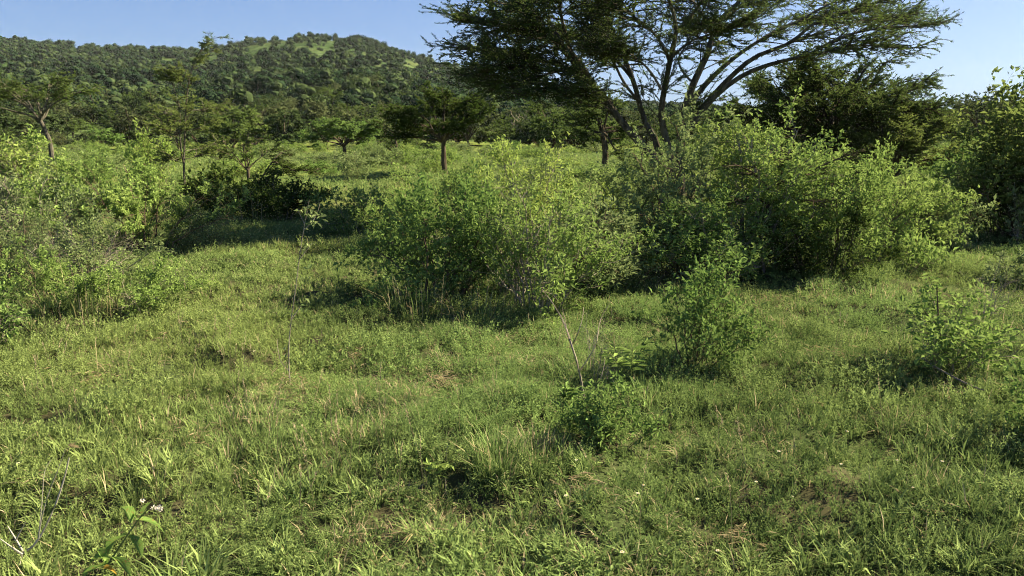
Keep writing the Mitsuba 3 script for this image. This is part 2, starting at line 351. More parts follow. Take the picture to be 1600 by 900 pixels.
# bare twiggy shrubs
def twig_shrub(label, px, base, wpx, top, mat, seed, stems=9, thick=0.008):
    rng = np.random.default_rng(3000 + seed)
    p = at(px, base); w = wpx / F * p[1]; h = P(px, top, p[1])[2] - p[2]
    st, _ = bush_mesh(rng, w, w * 0.8, h, 0.02, 10, stems=stems, r0=thick, sprout=0.35, bare=0.99)
    key = numbered('dry_shrub')
    scene[key + '__branches'] = {**st.ply(mat), 'to_world': T().translate(p.tolist())}
    put(key, label, 'dry shrub')
twig_shrub('leafless purplish twigs in the back of the central clump under the small dark tree', 692, 420, 90, 300, 'twig_grey', 1)
twig_shrub('bare grey twigs among the low bushes of the left thicket', 100, 455, 130, 335, 'twig_grey', 2)
twig_shrub('bare twigs standing up inside the middle of the central clump', 790, 470, 110, 285, 'twig_grey', 3)
twig_shrub('thin dry stems in the grass behind the small shrub at the right', 1535, 500, 70, 395, 'twig_grey', 4, stems=6, thick=0.006)
twig_shrub('dry brown stems beside the crooked bare stem in the middle of the grass', 930, 600, 90, 470, 'twig_grey', 5, stems=7, thick=0.005)
twig_shrub('bare pale stems at the left end of the left thicket', 15, 400, 90, 270, 'twig_grey', 6)

# ------------------------------------------------------------------ acacias
def smooth_path(pts, rad, k):
    pts = np.asarray(pts, float)
    s = np.concatenate([[0], np.cumsum(np.linalg.norm(np.diff(pts, axis=0), axis=1))]); s /= s[-1]
    t = np.linspace(0, 1, k)
    from scipy.interpolate import PchipInterpolator
    return PchipInterpolator(s, pts)(t), np.interp(t, s, rad)

def turn(d, a):
    c, s = np.cos(a), np.sin(a)
    return np.stack([d[:, 0] * c - d[:, 1] * s, d[:, 0] * s + d[:, 1] * c, d[:, 2]], 1)

def crown(rng, limbs, leaf, n_branch, len_branch, n_twig, per_twig, t0=0.35, rise=(0.0, 0.3), flat=1.0, shell=None, wide=0.40):
    """(twig mesh, leaf mesh): layered feathery foliage on the limbs [(path, rad), ...]."""
    tw, lf = Mesh(), Mesh()
    K = 14
    paths = np.stack([smooth_path(p, r, K)[0] for p, r in limbs])
    q = n_branch
    t = rng.uniform(t0, 1.0, (len(paths), q)) ** 0.8
    s1, g1 = along(paths, t)
    g1 = norm(g1 * [1, 1, 0.15])
    d1 = turn(g1, rng.choice([-1, 1], len(s1)) * rng.uniform(0.1, 1.35, len(s1)))
    d1[:, 2] += rng.uniform(*rise, len(s1))
    L1 = len_branch * rng.uniform(0.35, 1.2, len(s1)) * (1.15 - 0.45 * t.ravel())
    p1 = grow(rng, s1, d1, L1, 6, 0.30)
    tubes(tw, p1, (0.006 + 0.008 * L1)[:, None] * np.linspace(1, 0.35, 6), 4)
    s2, g2 = along(p1, rng.uniform(0.2, 1.0, (len(p1), n_twig)))
    d2 = turn(norm(g2 * [1, 1, 0.4]), rng.choice([-1, 1], len(s2)) * rng.uniform(0.2, 1.2, len(s2)))
    d2[:, 2] += rng.normal(size=len(s2)) * 0.16 / flat + 0.08
    L2 = len_branch * 0.34 * rng.uniform(0.4, 1.3, len(s2))
    p2 = grow(rng, s2, d2, L2, 4, 0.25)
    tubes(tw, p2, np.full((len(p2), 1), 0.005 + 0.0012 * len_branch) * [1, 0.9, 0.75, 0.5], 3)
    s3, g3 = along(p2, rng.uniform(0.05, 1.0, (len(p2), per_twig)))
    d3 = turn(norm(g3), rng.choice([-1, 1], len(s3)) * rng.uniform(0.3, 1.4, len(s3)))
    d3[:, 2] += rng.normal(size=len(s3)) * 0.3
    tone = np.clip(np.repeat(rng.random(len(p2)), per_twig) * 0.6 + rng.random(len(s3)) * 0.4, 0, 1)
    L = leaf * rng.uniform(0.5, 1.25, len(s3))
    nn = UP + rng.normal(size=s3.shape) * 0.45 if shell is None else norm(s3 - shell) + UP * .3 + rng.normal(size=s3.shape) * .3
    leaves(lf, s3, d3, nn, L, L * wide, tone, fold=0.1)
    return tw, lf

def add_tree(name, label, trunks, limbs, leafmat, barkmat, crowns, category='tree', group=None):
    key = numbered(name)
    def part(base, mesh, mat):
        k, i = f'{key}__{base}', 1
        while k in scene: k = f'{key}__{base}_{i:03d}'; i += 1
        scene[k] = mesh.ply(mat)
        return k
    for nm, lst, sides in (('trunk', trunks, 9), ('limb', limbs, 7)):
        for p, r in lst:
            m = Mesh(); a, b = smooth_path(p, r, 18)
            tubes(m, a[None], b[None], sides); part(nm, m, barkmat)
    tw, lf = Mesh(), Mesh()
    for a, b in crowns:
        tw.add(np.vstack(a.v), np.vstack(a.f), np.vstack(a.u)); lf.add(np.vstack(b.v), np.vstack(b.f), np.vstack(b.u))
    labels[part('twigs', tw, barkmat)] = {'kind': 'stuff'}
    labels[part('foliage', lf, leafmat)] = {'kind': 'stuff'}
    put(key, label, category, group)
    return key

def main_acacia():
    rng = np.random.default_rng(7)
    Y = 15.5
    g = at(1050, 352); g = np.array([P(1050, 330, Y)[0], Y, float(hz(P(1050, 330, Y)[0], Y))])
    def pl(pts, y0, y1, r0, r1):
        q = np.array([P(a, b, y0 + (y1 - y0) * i / (len(pts) - 1)) for i, (a, b) in enumerate(pts)])
        return q, np.linspace(r0, r1, len(pts))
    def from_base(dx, dy, pts, y1, r0, r1):
        q, r = pl(pts, Y + dy, y1, r0, r1)
        b = g + [dx, dy, -0.15]
        return np.vstack([b, q]), np.concatenate([[r0 * 1.35], r])
    trunks = [
        from_base(-0.12, 0.0, [(1030, 262), (985, 207), (931, 140), (880, 78), (830, 20), (770, -60)], Y - 0.6, 0.145, 0.03),
        from_base(0.02, 0.25, [(1028, 230), (1006, 185), (990, 127), (962, 60), (935, -10), (900, -80)], Y + 1.2, 0.11, 0.03),
        from_base(0.06, -0.1, [(1044, 230), (1033, 176), (1047, 95), (1057, 50), (1042, -10), (1025, -90)], Y - 0.9, 0.115, 0.03),
        from_base(0.22, 0.05, [(1064, 220), (1066, 190), (1084, 130), (1108, 78), (1119, 36), (1150, 8), (1190, -40)], Y + 0.4, 0.15, 0.04),
    ]
    limbs = [
        pl([(931, 140), (902, 92), (868, 62), (810, 45), (750, 38)], Y - 0.5, Y - 1.9, 0.075, 0.02),
        pl([(950, 162), (905, 118), (850, 95), (790, 85), (740, 78)], Y - 0.3, Y + 0.9, 0.07, 0.018),
        pl([(968, 184), (925, 132), (880, 112), (830, 106), (760, 112)], Y - 0.1, Y - 1.0, 0.06, 0.015),
        pl([(950, 165), (890, 138), (830, 130), (765, 128)], Y - .2, Y + 1.7, .05, .012),
        pl([(985, 200), (930, 158), (885, 142), (840, 140)], Y, Y - 1.3, .045, .012),
        pl([(880, 78), (850, 20), (810, -20), (750, -30)], Y - 0.5, Y + 1.6, 0.06, 0.02),
        pl([(905, 110), (880, 40), (870, -20), (860, -70)], Y - 0.5, Y - 2.2, 0.06, 0.02),
        pl([(990, 127), (945, 80), (905, 62), (840, 50)], Y + 0.6, Y + 2.4, 0.055, 0.015),
        pl([(1000, 160), (965, 110), (950, 60), (948, 20)], Y + 0.3, Y + 0.2, 0.05, 0.02),
        pl([(1057, 50), (1085, 18), (1105, -10), (1140, -50)], Y - 0.6, Y - 2.0, 0.055, 0.02),
        pl([(1047, 95), (1020, 50), (985, 20), (960, -20)], Y - 0.5, Y - 1.7, 0.05, 0.018),
        pl([(1119, 38), (1095, 20), (1078, -5), (1050, -50)], Y + 0.3, Y + 1.5, 0.055, 0.02),
        pl([(1119, 38), (1140, 22), (1165, 5), (1215, -40)], Y + 0.3, Y + 2.0, 0.05, 0.02),
        pl([(1033, 140), (1010, 105), (985, 85), (955, 78)], Y - .9, Y - 1.6, .04, .012),
        pl([(1050, 90), (1085, 62), (1120, 50), (1150, 30)], Y - .9, Y - 2.2, .04, .012),
        pl([(1084, 130), (1060, 95), (1075, 60), (1070, 20)], Y + .3, Y + 1.4, .04, .012),
        # the long limbs that reach out to the right
        pl([(1076, 165), (1108, 126), (1138, 98), (1178, 69), (1252, 30), (1330, -12)], Y + 0.3, Y + 0.8, 0.10, 0.025),
        pl([(1078, 190), (1108, 156), (1146, 116), (1178, 90), (1236, 66), (1270, 38), (1340, 14), (1400, -5)], Y + 0.2, Y - 0.9, 0.105, 0.02),
        pl([(1080, 200), (1122, 146), (1172, 112), (1212, 98), (1258, 87), (1319, 56), (1370, 45), (1440, 40)], Y - 0.1, Y - 1.6, 0.095, 0.014),
        pl([(1212, 98), (1280, 84), (1330, 72), (1390, 74)], Y - 0.6, Y - 2.0, 0.035, 0.012),
        pl([(1178, 69), (1240, 36), (1300, 22), (1370, 8)], Y + 0.6, Y + 2.6, 0.05, 0.015),
        pl([(1236, 66), (1300, 46), (1360, 30), (1420, 28)], Y - 0.2, Y + 1.2, 0.04, 0.012),
    ]
    L = 0.054
    thin = lambda lst: [(p, r * .60) for p, r in lst]
    trunks, limbs = thin(trunks), thin(limbs)
    left = crown(rng, limbs[:9] + trunks[:1] + trunks[1:2], L, 44, 1.15, 11, 33, t0=0.32, flat=.7)
    mid = crown(rng, limbs[9:16] + trunks[2:], L, 34, 1.1, 9, 24, t0=0.3, flat=.8)
    right = crown(rng, limbs[16:], L, 30, 1.0, 8, 20, t0=0.36, rise=(0.0, 0.25))
    add_tree('acacia_tree', 'large spreading acacia with forked trunks, its crown cut by the top of the picture', trunks, limbs, 'leaf_acacia', 'bark_acacia', [left, mid, right])
main_acacia()

def auto_acacia(name, label, px, base_y, top_py, spread, seed, depth=None, leafmat='leaf_acacia', barkmat='bark_dark', trunk_h=0.42, n_limb=9, thick=0.12, lean=(0.0, 0.0),
                leaf=None, branch=0.3, n_branch=16, n_twig=7, per=14, dome=0.35, low=0.0, power=2, rise=(0.0, 0.3), crook=.03, low_every=2, group=None, category='tree', flat=1.0):
    rng = np.random.default_rng(5000 + seed)
    b = at(px, base_y) if depth is None else np.array([P(px, 300, depth)[0], depth, 0])
    b[2] = float(hz(b[0], b[1]))
    H = P(px, top_py, b[1])[2] - b[2]
    fork = b + np.array([lean[0] * H * 0.5, lean[1] * H * 0.5, H * trunk_h])
    mid = (b + fork) / 2 + rng.normal(size=3) * [crook * H, crook * H, 0]
    trunks = [(np.array([b - [0, 0, 0.15], mid, fork]), np.array([thick * 1.25, thick, thick * 0.8]))]
    c = b + np.array([lean[0] * H, lean[1] * H, 0])
    limbs = []
    for i in range(n_limb):
        a = 2 * math.pi * (i * .618 + rng.uniform(-.08, .08))
        rr = spread * math.sqrt(rng.uniform(0.06, 0.85))
        e = c + np.array([math.cos(a) * rr, math.sin(a) * rr, H * (0.93 - dome * (rr / spread) ** power - low * (i % low_every == 1) * rng.random())])
        k = fork * 0.55 + e * 0.45 + np.array([0, 0, 0.04 * H]) + rng.normal(size=3) * 0.04 * H
        limbs.append((np.array([fork - [0, 0, thick * 0.5], fork * 0.8 + k * 0.2 + rng.normal(size=3) * 0.015 * H, k, e]), np.array([thick * 0.55, thick * 0.42, thick * 0.25, thick * 0.08])))
    leaf = leaf or max(0.05, 0.0034 * b[1])
    cr = crown(rng, limbs, leaf, n_branch, spread * branch, n_twig, per, t0=0.4, flat=flat, rise=rise)
    return add_tree(name, label, trunks, limbs, leafmat, barkmat, [cr], category, group)

auto_acacia('acacia_tree', 'dark dense spreading tree behind the large thicket, under the long limbs of the acacia', 1288, 0, 80, 3.1, 1, depth=21.0, leafmat='leaf_acacia', trunk_h=0.34, n_limb=56, thick=0.15, n_branch=15, n_twig=9, per=20, dome=0.52, power=3.2, low=0.6, low_every=3, branch=0.27, rise=(-.25, .40), flat=.45)
auto_acacia('acacia_tree', 'feathery low-branched green tree right of the dark spreading tree', 1385, 0, 150, 1.6, 2, depth=19.0, leafmat='leaf_feather', trunk_h=0.2, n_limb=15, thick=0.09, n_branch=22, n_twig=8, per=18, dome=0.62, low=0.3, branch=0.4)
auto_acacia('acacia_tree', 'small dark round-crowned tree with a bare crooked trunk left of the middle', 698, 278, 132, 2.05, 3, trunk_h=0.40, n_limb=19, thick=0.095, n_branch=18, n_twig=8, per=20, dome=0.30, low=0.45, leafmat='leaf_dark', branch=0.36, lean=(-0.06, 0), crook=.07)
auto_acacia('acacia_tree', 'small tree with drooping foliage behind the left trunk of the large acacia', 943, 283, 140, 1.35, 4, trunk_h=0.55, n_limb=10, thick=0.11, n_branch=14, n_twig=7, per=14, dome=0.5, low=0.45, leafmat='leaf_acacia', branch=0.5, lean=(-0.06, 0))
auto_acacia('acacia_tree', 'flat-topped open tree with a pale leaning trunk at the far left', 85, 0, 104, 2.7, 5, depth=30.0, trunk_h=0.52, n_limb=11, thick=0.085, n_branch=14, n_twig=7, per=12, dome=0.15, low=0.15, barkmat='bark_acacia', lean=(-0.12, 0))
auto_acacia('acacia_tree', 'dense green dome-shaped tree at the back of the meadow', 540, 0, 184, 2.6, 6, depth=46.0, trunk_h=0.35, n_limb=14, thick=0.12, n_branch=18, n_twig=8, per=12, dome=0.42, leafmat='leaf_green', branch=0.34)
auto_acacia('acacia_tree', 'crooked sparse small tree at the far end of the clearing', 396, 325, 205, 1.05, 7, trunk_h=0.5, n_limb=6, thick=0.035, n_branch=8, n_twig=5, per=9, dome=0.2, low=0.3, leafmat='leaf_dark', lean=(-0.08, 0))
auto_acacia('acacia_tree', 'sparse young tree with a thin trunk right behind the dome-shaped tree', 620, 0, 176, 1.6, 8, depth=40.0, trunk_h=0.5, n_limb=7, thick=0.07, n_branch=9, n_twig=5, per=9, dome=0.2, low=0.2)

def single(name, label, category, trunks, limbs, leafmat, barkmat, crowns): return add_tree(name, label, trunks, limbs, leafmat, barkmat, crowns, category)

def slender_tree():
    rng = np.random.default_rng(41)
    y = 19.0; thin = .5
    def pl(pts, r0, r1, dy=0.0):
        return np.array([P(a, b, y + dy * i / len(pts)) for i, (a, b) in enumerate(pts)]), np.linspace(r0, r1, len(pts)) * thin
    g = P(288, 300, y); g[2] = float(hz(g[0], g[1])) - 0.1
    a, ra = pl([(288, 290), (289, 200), (292, 150), (300, 105), (312, 80), (328, 62), (346, 57)], 0.045, 0.008, 0.2)
    b, rb = pl([(288, 270), (281, 215), (281, 170), (272, 140), (262, 105)], 0.035, 0.008, -0.5)
    trunks = [(np.vstack([g, a]), np.concatenate([[0.035], ra])), (np.vstack([g + [-.03, .05, 0], b]), np.concatenate([[0.025], rb]))]
    limbs = []
    for (x0, y0, x1, y1) in [(290, 235, 340, 222), (289, 205, 328, 190), (284, 215, 250, 195), (291, 172, 340, 165), (282, 180, 252, 172), (294, 140, 265, 112), (288, 255, 262, 240), (289, 248, 322, 236)]:
        limbs.append(pl([(x0, y0), ((x0 + x1) / 2, (y0 + y1) / 2 + 3), (x1, y1)], 0.018, 0.006, rng.uniform(-2.2, 2.2)))
    cr = crown(rng, limbs + trunks + trunks[:1], 0.06, 16, 0.5, 6, 14, t0=0.25, rise=(-0.1, 0.35))
    single('slender_tree', 'tall slender twin-stemmed young tree with a bent tip crossing the skyline', 'tree', trunks, limbs, 'leaf_feather', 'bark_acacia', [cr])
slender_tree()

def thorn_branch():
    rng = np.random.default_rng(42)
    y = 9.2
    def pl(pts, r0, r1, dy): return np.array([P(a, b, y + dy * i / len(pts)) for i, (a, b) in enumerate(pts)]), np.linspace(r0, r1, len(pts))
    g = P(1215, 400, y); g[2] = float(hz(g[0], g[1])) - 0.05
    t, r = pl([(1213, 380), (1200, 325), (1205, 290)], 0.03, 0.02, 0)
    limbs = [pl([(1205, 290), (1255, 272), (1300, 252), (1335, 238)], 0.018, 0.005, -0.7), pl([(1203, 300), (1180, 272), (1150, 258)], 0.016, 0.005, -0.6),
             pl([(1205, 292), (1225, 268), (1232, 240)], 0.014, 0.005, -0.3), pl([(1208, 320), (1250, 312), (1285, 318)], 0.014, 0.004, -0.8), pl([(1202, 320), (1165, 310), (1140, 318)], 0.013, 0.004, -0.8)]
    cr = crown(rng, limbs, 0.03, 12, 0.28, 5, 9, t0=0.2, rise=(-0.1, 0.2))
    single('thorn_sapling', 'dark feathery thorn sapling with long arms leaning out of the large thicket', 'sapling', [(np.vstack([g, t]), np.concatenate([[0.035], r]))], limbs, 'leaf_dark', 'bark_dark', [cr])
thorn_branch()

def leaning_branch():
    rng = np.random.default_rng(43)
    g = at(398, 318); y = g[1] - 0.3
    def pl(pts, r0, r1, dy): return np.array([P(a, b, y + dy * i / len(pts)) for i, (a, b) in enumerate(pts)]), np.linspace(r0, r1, len(pts))
    t = (np.vstack([g - [0, 0, .05], P(402, 290, y), P(420, 277, y)]), np.array([0.035, 0.03, 0.025]))
    limbs = [pl([(420, 277), (445, 267), (470, 266), (494, 270)], 0.025, 0.008, -0.4), pl([(402, 292), (428, 250), (440, 238)], 0.02, 0.01, 0.6), pl([(428, 252), (444, 262), (452, 272)], 0.02, 0.008, 0.1)]
    cr = crown(rng, limbs, 0.06, 14, 0.4, 6, 14, t0=0.2, rise=(-0.1, 0.2))
    single('leaning_tree', 'dark crooked tree leaning low to the right over the shaded bushes', 'tree', [t], limbs, 'leaf_dark', 'bark_dark', [cr])
leaning_branch()

def bare_tree():
    rng = np.random.default_rng(44)
    y = 80.0
    b = P(812, 210, y); b[2] = float(hz(b[0], b[1])) - 0.1
    H = P(812, 170, y)[2] - b[2]
    key = numbered('dead_tree'); m = Mesh()
    tubes(m, np.array([[b, b + [0.1, 0, H * .4], b + [0.0, 0, H * .6]]]), np.array([[.13, .1, .08]]), 6)
    scene[key + '__trunk'] = m.ply('twig_pale')
    m = Mesh(); s = np.repeat((b + [0, 0, H * .45])[None], 9, 0); s[:, 2] += rng.uniform(-.1, .15, 9) * H
    p = grow(rng, s, np.stack([rng.normal(size=9) * .5, rng.normal(size=9) * .5, np.ones(9)], 1), H * rng.uniform(.3, .5, 9), 6, 0.3)
    tubes(m, p, np.full((9, 1), .045) * np.linspace(1, .3, 6), 4)
    s2, g2 = along(p, rng.uniform(.3, 1, (9, 5)))
    tubes(m, grow(rng, s2, g2 + rng.normal(size=s2.shape) * .5, H * rng.uniform(.1, .25, len(s2)), 4, .3), np.full((45, 1), .028) * [1, .8, .6, .4], 3)
    scene[key + '__branches'] = m.ply('twig_grey')
    put(key, 'pale leafless tree among the dark trees behind the central clump', 'dead tree')
bare_tree()

# ------------------------------------------------------------------ copies: meadow shrubs, woodland trees, trees on the hill
def group_of(key, parts):
    scene[key] = {'type': 'shapegroup', **{n: s for n, s in parts.items()}}
def copy(name, proto, x, y, rot, s, label=None, category=None, group=None, sz=None, kind=None, z=None):
    key = numbered(name)
    m = T().translate([x, y, float(hz(x, y)) if z is None else z]).rotate([0, 0, 1], rot).scale([s, s, s if sz is None else sz])
    scene[key] = {'type': 'instance', 'g': {'type': 'ref', 'id': proto}, 'to_world': m}
    put(key, label, category, group, kind)
    labels[key + '__foliage'] = {'kind': 'stuff'}

rng = np.random.default_rng(77)
for i in range(6):
    st, lf = bush_mesh(np.random.default_rng(200 + i), 2.0, 1.8, 1.2, 0.085, 2600, stems=10, sprout=0.3)
    group_of(f'meadow_proto_{i}', {'stem': st.ply('twig_brown'), 'foliage': lf.ply(['leaf_lime', 'leaf_lime', 'leaf_green', 'leaf_grey', 'leaf_lime', 'leaf_grey'][i])})
taken, count = [], 0
while count < 290:
    y = 14 + 82 * rng.random() ** 0.9
    x = rng.uniform(-0.72, 0.66) * y
    px = 800 + x / y * F
    if y < 24 and 280 < px < 660: continue                      # the clearing runs on to there
    if y < 17 and px > 640: continue
    if 655 < px < 745 and y < 30 and y > 18: continue
    if any((x - a) ** 2 + (y - b) ** 2 < 1.7 for a, b in taken): continue
    taken.append((x, y)); count += 1
    i = int(rng.integers(6)); look = ['light yellow-green', 'light yellow-green', 'mid green', 'grey-green', 'light yellow-green', 'grey-green'][i]
    copy('meadow_shrub', f'meadow_proto_{i}', x, y, rng.uniform(0, 360), rng.uniform(0.6, 1.15),
         f'low {look} shrub scattered over the meadow behind the clearing', 'shrub', f'{look} shrubs of the meadow', sz=rng.uniform(0.45, 0.95))

def wood_proto(seed, shape, mat, H=5.0):
    """A savanna tree of about 5 m, leafy nearly to the ground: limbs, twigs and a clumped crown."""
    r = np.random.default_rng(900 + seed)
    fork = np.array([r.normal() * .15, r.normal() * .15, H * {'flat': .30, 'round': .12, 'tall': .10, 'bush': .04}[shape]])
    tr = Mesh(); tubes(tr, np.array([[[0, 0, -.4], fork * .5 + [.05, 0, 0], fork]]), np.array([[.14, .11, .09]]), 6)
    limbs = []
    spread = H * {'flat': .62, 'round': .52, 'tall': .36, 'bush': .60}[shape]
    for i in range(13):
        a = 2 * math.pi * (i * .618 + r.uniform(-.1, .1)); rr = spread * math.sqrt(r.uniform(.03, 1))
        x = rr / spread
        top = H * {'flat': 0.95 - .18 * x ** 2 - .15 * r.random(), 'round': (.97 - .62 * x ** 2) * r.uniform(.6, 1.05), 'tall': (1 - .75 * x ** 1.5) * r.uniform(.5, 1.05), 'bush': (.75 - .6 * x ** 2) * r.uniform(.6, 1.1)}[shape]
        e = np.array([math.cos(a) * rr, math.sin(a) * rr, top])
        limbs.append((np.array([fork, fork * .5 + e * .5 + [0, 0, .25], e]), np.array([.07, .045, .02])))
    for p, q in limbs: tubes(tr, smooth_path(p, q, 6)[0][None], smooth_path(p, q, 6)[1][None], 4)
    tw, lf = crown(r, limbs, 0.24, 10, spread * .5, 6, 9, t0=.3, rise=(-.15, .35), flat=.5, shell=np.array([0, 0, H * .3]), wide=.6)
    return {'trunk': tr.ply('bark_dark'), 'foliage': lf.ply(mat)}
KIND_OF = [('round', 'leaf_wood'), ('flat', 'leaf_wood'), ('round', 'leaf_acacia'), ('bush', 'leaf_wood'), ('flat', 'leaf_acacia'), ('tall', 'leaf_wood'), ('bush', 'leaf_acacia'), ('bush', 'leaf_green')]
for i, (s, m) in enumerate(KIND_OF): group_of(f'wood_proto_{i}', wood_proto(i, s, m))

WOODS = ['olive green round-crowned tree on the wooded lower slope', 'olive green flat-topped tree on the wooded lower slope', 'dark green round-crowned tree on the wooded lower slope', 'olive green spreading bush tree on the wooded lower slope',
         'dark green flat-topped tree on the wooded lower slope', 'tall narrow olive green tree on the wooded lower slope', 'dark green spreading bush tree on the wooded lower slope', 'fresh green spreading bush tree on the wooded lower slope']
taken, count = [], 0
while count < 295:
    y = 60 + 108 * rng.random() ** 1.0
    x = rng.uniform(-0.74, 0.74) * y
    if y < 76 and rng.random() < 0.5: continue
    if any((x - a) ** 2 + (y - b) ** 2 < 7 for a, b in taken): continue
    taken.append((x, y)); count += 1
    i = int(rng.choice([0, 0, 1, 2, 2, 3, 3, 5, 6, 6, 7])); s = rng.uniform(0.55, 1.2)
    copy('woodland_tree', f'wood_proto_{i}', x, y, rng.uniform(0, 360), s, WOODS[i], 'tree', WOODS[i].replace('tree on', 'trees on'), sz=s * rng.uniform(.75, 1.1))

for i, (px, d, k, sc) in enumerate([(1462, 96, 2, .95), (1508, 112, 0, 1.15), (1545, 104, 2, 1.2), (1590, 118, 0, 1.1), (1425, 125, 0, 1.1)]):
    x = (px - 800) / F * d / math.cos(PITCH)
    copy('skyline_tree', f'wood_proto_{k}', x, d, 70 * i, sc, 'dark rounded tree on the low skyline right of the feathery tree', 'tree', 'trees on the low skyline')

def hill_proto(seed, mat):
    r = np.random.default_rng(1300 + seed)
    lf = Mesh(); H, R = 4.2, 2.7
    nb = 16
    c = r.normal(size=(nb, 3)); c = norm(c) * (r.random((nb, 1)) ** .4) * [R * .8, R * .8, H * .36] + [0, 0, H * .46]
    n = 420
    for b in range(0, nb, 2):                                   # the closed inside of the crown
        ic = trimesh.creation.icosphere(1); w = ic.vertices * (1 + .35 * (meshkit.noise(ic.vertices * 1.7 + b, 4)[:, None] - .5))
        lf.add(w * [R * .35, R * .35, R * .24] + c[b], ic.faces, np.full((len(w), 2), r.uniform(.1, .5)))
    k = r.integers(nb, size=n)
    d = norm(r.normal(size=(n, 3)))
    pos = c[k] + d * r.uniform(.45, 1.05, (n, 1)) * [1.0, 1.0, .65]
    L = r.uniform(.3, .65, n)
    leaves(lf, pos, np.cross(d, r.normal(size=(n, 3))) + d * .15, d + r.normal(size=(n, 3)) * .22, L, L * .8, np.clip(r.random(nb)[k] * .6 + r.random(n) * .4, 0, 1), fold=.2)
    st = Mesh(); tubes(st, np.array([[[0, 0, -.6], [.1, .05, H * .35], [0, 0, H * .7]]]), np.array([[.2, .15, .07]]), 5)
    return {'trunk': st.ply('bark_dark'), 'foliage': lf.ply(mat)}
for i in range(6): group_of(f'hill_proto_{i}', hill_proto(i, 'leaf_hill'))
n0 = 30000
yy = np.sqrt(rng.uniform(112.0 ** 2, 625.0 ** 2, n0)); xx = rng.uniform(-0.76, 0.76, n0) * yy
cover = meshkit.fbm(np.stack([xx * .016, yy * .016, 0 * xx + 3.0], -1), 3)
sunny = np.clip((xx * 560 / yy + 200) / 160, 0, 1) * np.clip((yy - 200) / 160, 0, 1)   # the shoulder of the hill is more open
ok = rng.random(n0) < np.clip((.20 - .075 * sunny + (cover - .5) * .85 + .22 * np.clip((230 - yy) / 90, 0, 1)), .085, .6)
pts = list(zip(xx[ok], yy[ok]))
pts.sort(key=lambda p: p[1])
# individual trees: the 300 that show largest; the rest of the wood is one mass
for i, (x, y) in enumerate(pts):
    s = 0.35 + 1.05 * rng.random() ** 1.6
    rot, k, sz = rng.uniform(0, 360), int(rng.integers(6)), s * rng.uniform(.8, 1.15)
    if i < 300:
        copy('hillside_tree', f'hill_proto_{k}', x, y, rot, s, 'dark bushy tree among many on the distant hillside', 'tree', 'trees on the distant hillside', sz=sz)
    else:
        m = T().translate([x, y, float(hz(x, y))]).rotate([0, 0, 1], rot).scale([s, s, sz])
        scene[f'hill_forest__{i:05d}'] = {'type': 'instance', 'g': {'type': 'ref', 'id': f'hill_proto_{k}'}, 'to_world': m}
put('hill_forest', 'dark bushy wood covering the upper hillside up to the skyline', 'wood', kind='stuff')

# ------------------------------------------------------------------ grass
def blades(m, r, base, d, L, W, bend, tone):
    """Three-triangle blades; d: lean directions (horizontal), bend: how far the tip leans."""
    n = len(base)
    s = np.stack([-d[:, 1], d[:, 0], 0 * d[:, 0]], 1) * W[:, None] / 2
    tw = r.normal(size=(n, 1)) * .5
    s = s * np.cos(tw) + d * np.sin(tw) * W[:, None] / 2
    mid = base + d * (L * bend * .35)[:, None] + UP * (L * (.58 - .12 * bend))[:, None]
    tip = base + d * (L * bend)[:, None] + UP * (L * np.sqrt(np.maximum(1.0 - bend ** 2 * .8, .08)))[:, None]
    v = np.stack([base - s * .7, base + s * .7, mid + s, mid - s, tip], 1)
    i = np.arange(n)[:, None] * 5
    f = np.vstack([i + [0, 1, 2], i + [0, 2, 3], i + [3, 2, 4]])
    u = np.stack([np.repeat(tone, 5), np.tile([0, 0, .5, .5, 1.0], n)], 1)
    m.add(v, f, u)

def disc(r, n, R):
    a, q = r.random(n) * 2 * math.pi, R * np.sqrt(r.random(n))
    return np.stack([np.cos(a) * q, np.sin(a) * q, 0 * a], 1)
def flatdir(r, n):
    a = r.random(n) * 2 * math.pi
    return np.stack([np.cos(a), np.sin(a), 0 * a], 1)

def tufts(m, r, R, tuft, per, h, w, spread, dry=0.05, bend=(.15, .9)):
    c = disc(r, tuft, R)
    k = np.repeat(np.arange(tuft), per); n = len(k)
    d = flatdir(r, n)
    base = c[k] + d * (r.random(n) * spread)[:, None] - UP * .012
    L = h * r.uniform(.45, 1.15, n) * r.uniform(.7, 1.25, tuft)[k]
    tone = np.clip(r.random(tuft)[k] * .5 + r.random(n) * .35, 0, .84)
    tone = np.where(r.random(n) < dry, r.uniform(.88, 1, n), tone)
    blades(m, r, base, d, L, w * r.uniform(.6, 1.3, n), r.uniform(*bend, n), tone)

def forbs(m, r, R, plants, stems, leaflets, h, leaf):
    """Low feathery herbs: short stems set with many tiny leaves."""
    c = disc(r, plants, R)
    k = np.repeat(np.arange(plants), stems); n = len(k)
    d = flatdir(r, n) * r.uniform(.1, 1.0, (n, 1)) + UP
    p = grow(r, c[k] - UP * .01, d, h * r.uniform(.5, 1.2, n) * r.uniform(.7, 1.3, plants)[k], 4, .25)
    s, g = along(p, r.uniform(.2, 1, (n, leaflets)))
    tone = np.clip(np.repeat(r.random(plants)[k], leaflets) * .45 + r.random(len(s)) * .35, 0, .84)
    L = leaf * r.uniform(.5, 1.3, len(s))
    leaves(m, s, g * .5 + r.normal(size=s.shape) * .6 + UP * .15, UP + r.normal(size=s.shape) * .4, L, L * .34, tone, fold=.12)

